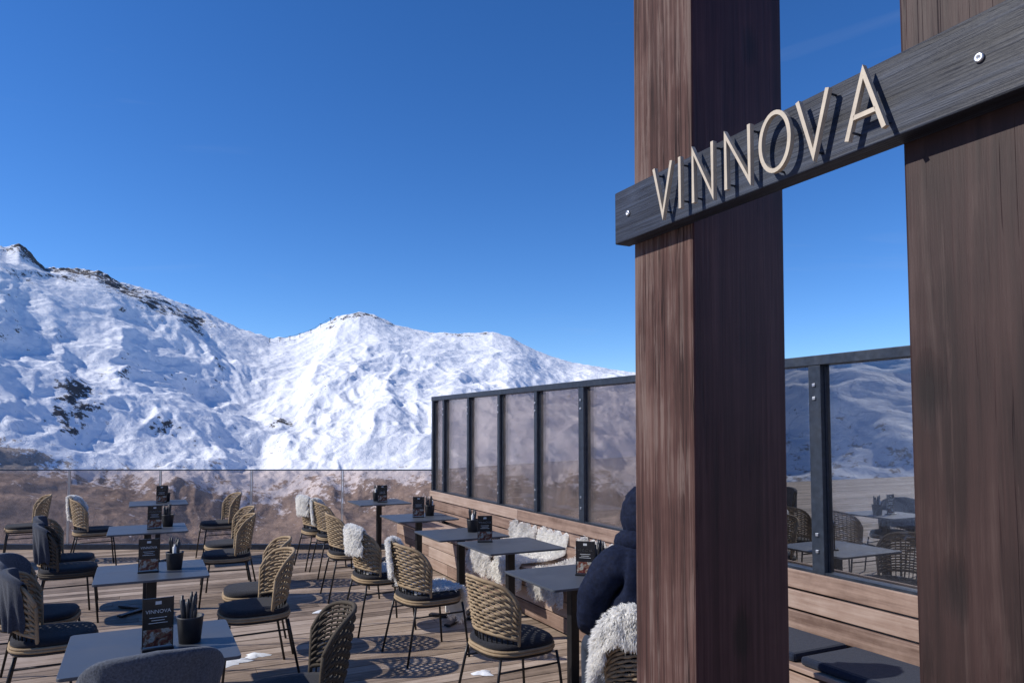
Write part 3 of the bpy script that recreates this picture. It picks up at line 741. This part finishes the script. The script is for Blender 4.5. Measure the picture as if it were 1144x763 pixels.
def shell(name,rx,ry,rzt,rzb,ycut,zcut,mat,amp,zlow=-0.92,offy=-0.006):
    bm=bmesh.new(); bmesh.ops.create_uvsphere(bm,u_segments=40,v_segments=28,radius=1)
    dl=[v_ for v_ in bm.verts if (v_.co.y>ycut and v_.co.z<zcut) or v_.co.z<zlow]
    bmesh.ops.delete(bm,geom=dl,context='VERTS')
    for v_ in bm.verts:
        x,y,z_=v_.co; k=1+amp*mn.noise(Vector((x*4,y*4,z_*3)))
        v_.co=Vector((x*rx*k,y*ry*k+offy,z_*(rzt if z_>0 else rzb)*k))
    me=bpy.data.meshes.new(name); bm.to_mesh(me); bm.free(); me.materials.append(M[mat])
    for p in me.polygons: p.use_smooth=True
    return obj(name,me,(0,0.005,1.275),0,ps)
shell('hair',0.086,0.104,0.124,0.13,0.35,0.45,'hair',0.03)
hoodo=shell('hood',0.118,0.13,0.140,0.20,0.45,0.70,'coat',0.10,-0.98,-0.018); sm_=hoodo.modifiers.new('s','SOLIDIFY'); sm_.thickness=0.012
mb=MB()
for sx in (-1,1):
    mb.tube([(sx*0.078,0.01,0.025),(sx*0.09,-0.008,0.03),(sx*0.092,-0.014,0.005),(sx*0.085,0.0,-0.025),(sx*0.078,0.008,-0.03)],[0.006,0.008,0.008,0.007,0.005],8,0)
    mb.lathe([(0.0,-0.011),(0.008,-0.008),(0.011,0),(0.008,0.008),(0,0.011)],12,1,(sx*0.030,0.083,0.008))
obj('ears_and_eyes',mb.mesh('ears_eyes',['skin','white']),(0,0.005,1.275),0,ps)
mb=MB(); mb.tube([(0.10*math.cos(a_),0.09*math.sin(a_)-0.015,1.150+0.01*math.sin(a_*2)) for a_ in [2*math.pi*k/24 for k in range(24)]],0.055,10,0,closed=True)
obj('collar',mb.mesh('collar',['coat']),(0,0,0),0,ps)
rzp=rotface(pf)
obj('rope_chair',CH,(PX,PY,0),rzp+0.05)
Pf3=drape_fn(R(30),0.12,0.58,0.015,0,R(-52)); orient(Pf3,0,0.8,lambda n_:n_.x<0)
FURM3=pelt('sheepskin_c',Pf3,'fur',tuft=12000,tl=0.045,seed=8)
obj('sheepskin',FURM3,(PX,PY,0.02),rzp+0.05)

# ---------------- world, sun, camera ----------------
az=R(-97); el=R(36)
sd=Vector((math.sin(az)*math.cos(el),math.cos(az)*math.cos(el),math.sin(el)))
w=bpy.data.worlds.new("World"); scene.world=w; w.use_nodes=True; nt_=w.node_tree; nt_.nodes.clear()
ow=nt_.nodes.new('ShaderNodeOutputWorld'); bg=nt_.nodes.new('ShaderNodeBackground'); sky=nt_.nodes.new('ShaderNodeTexSky')
sky.sky_type='NISHITA'; sky.sun_disc=False; sky.sun_elevation=el; sky.sun_rotation=az%(2*math.pi); sky.altitude=2600; sky.air_density=1.0; sky.dust_density=0.1; sky.ozone_density=4.5
hs=nt_.nodes.new('ShaderNodeHueSaturation'); hs.inputs['Hue'].default_value=0.508; hs.inputs['Saturation'].default_value=1.22; hs.inputs['Value'].default_value=1.38
tcw=nt_.nodes.new('ShaderNodeTexCoord'); mpw=nt_.nodes.new('ShaderNodeMapping'); mpw.inputs['Scale'].default_value=(1.6,1.6,9.0); nt_.links.new(tcw.outputs['Generated'],mpw.inputs[0])
nw=nt_.nodes.new('ShaderNodeTexNoise'); nw.inputs['Scale'].default_value=1.6; nw.inputs['Detail'].default_value=6; nw.inputs['Roughness'].default_value=0.55; nw.inputs['Distortion'].default_value=0.8; nt_.links.new(mpw.outputs[0],nw.inputs['Vector'])
rw=nt_.nodes.new('ShaderNodeValToRGB'); rw.color_ramp.elements[0].position=0.60; rw.color_ramp.elements[0].color=(0,0,0,1); rw.color_ramp.elements[1].position=0.9; rw.color_ramp.elements[1].color=(0.14,0.14,0.14,1)
nt_.links.new(nw.outputs['Fac'],rw.inputs[0])
mw=nt_.nodes.new('ShaderNodeMixRGB'); nt_.links.new(rw.outputs[0],mw.inputs[0]); mw.inputs[2].default_value=(4.5,5.0,5.8,1)
nt_.links.new(sky.outputs[0],hs.inputs['Color']); nt_.links.new(hs.outputs[0],mw.inputs[1]); nt_.links.new(mw.outputs[0],bg.inputs[0]); bg.inputs[1].default_value=0.12; nt_.links.new(bg.outputs[0],ow.inputs[0])
ld=bpy.data.lights.new('sun','SUN'); ld.energy=4.7; ld.angle=R(0.5); ld.color=(1.0,0.95,0.88)
lo=bpy.data.objects.new('sun',ld); scene.collection.objects.link(lo); lo.rotation_euler=sd.to_track_quat('Z','Y').to_euler()
cd=bpy.data.cameras.new('camera'); cam=bpy.data.objects.new('camera',cd); scene.collection.objects.link(cam)
cam.location=(0,0,1.69); cam.rotation_euler=(R(93.2),0,0); cd.lens=26.0; cd.sensor_width=36; cd.shift_y=0.044; cd.clip_start=0.05; cd.clip_end=20000
scene.camera=cam
scene.view_settings.view_transform='Standard'; scene.view_settings.look='None'; scene.view_settings.exposure=0
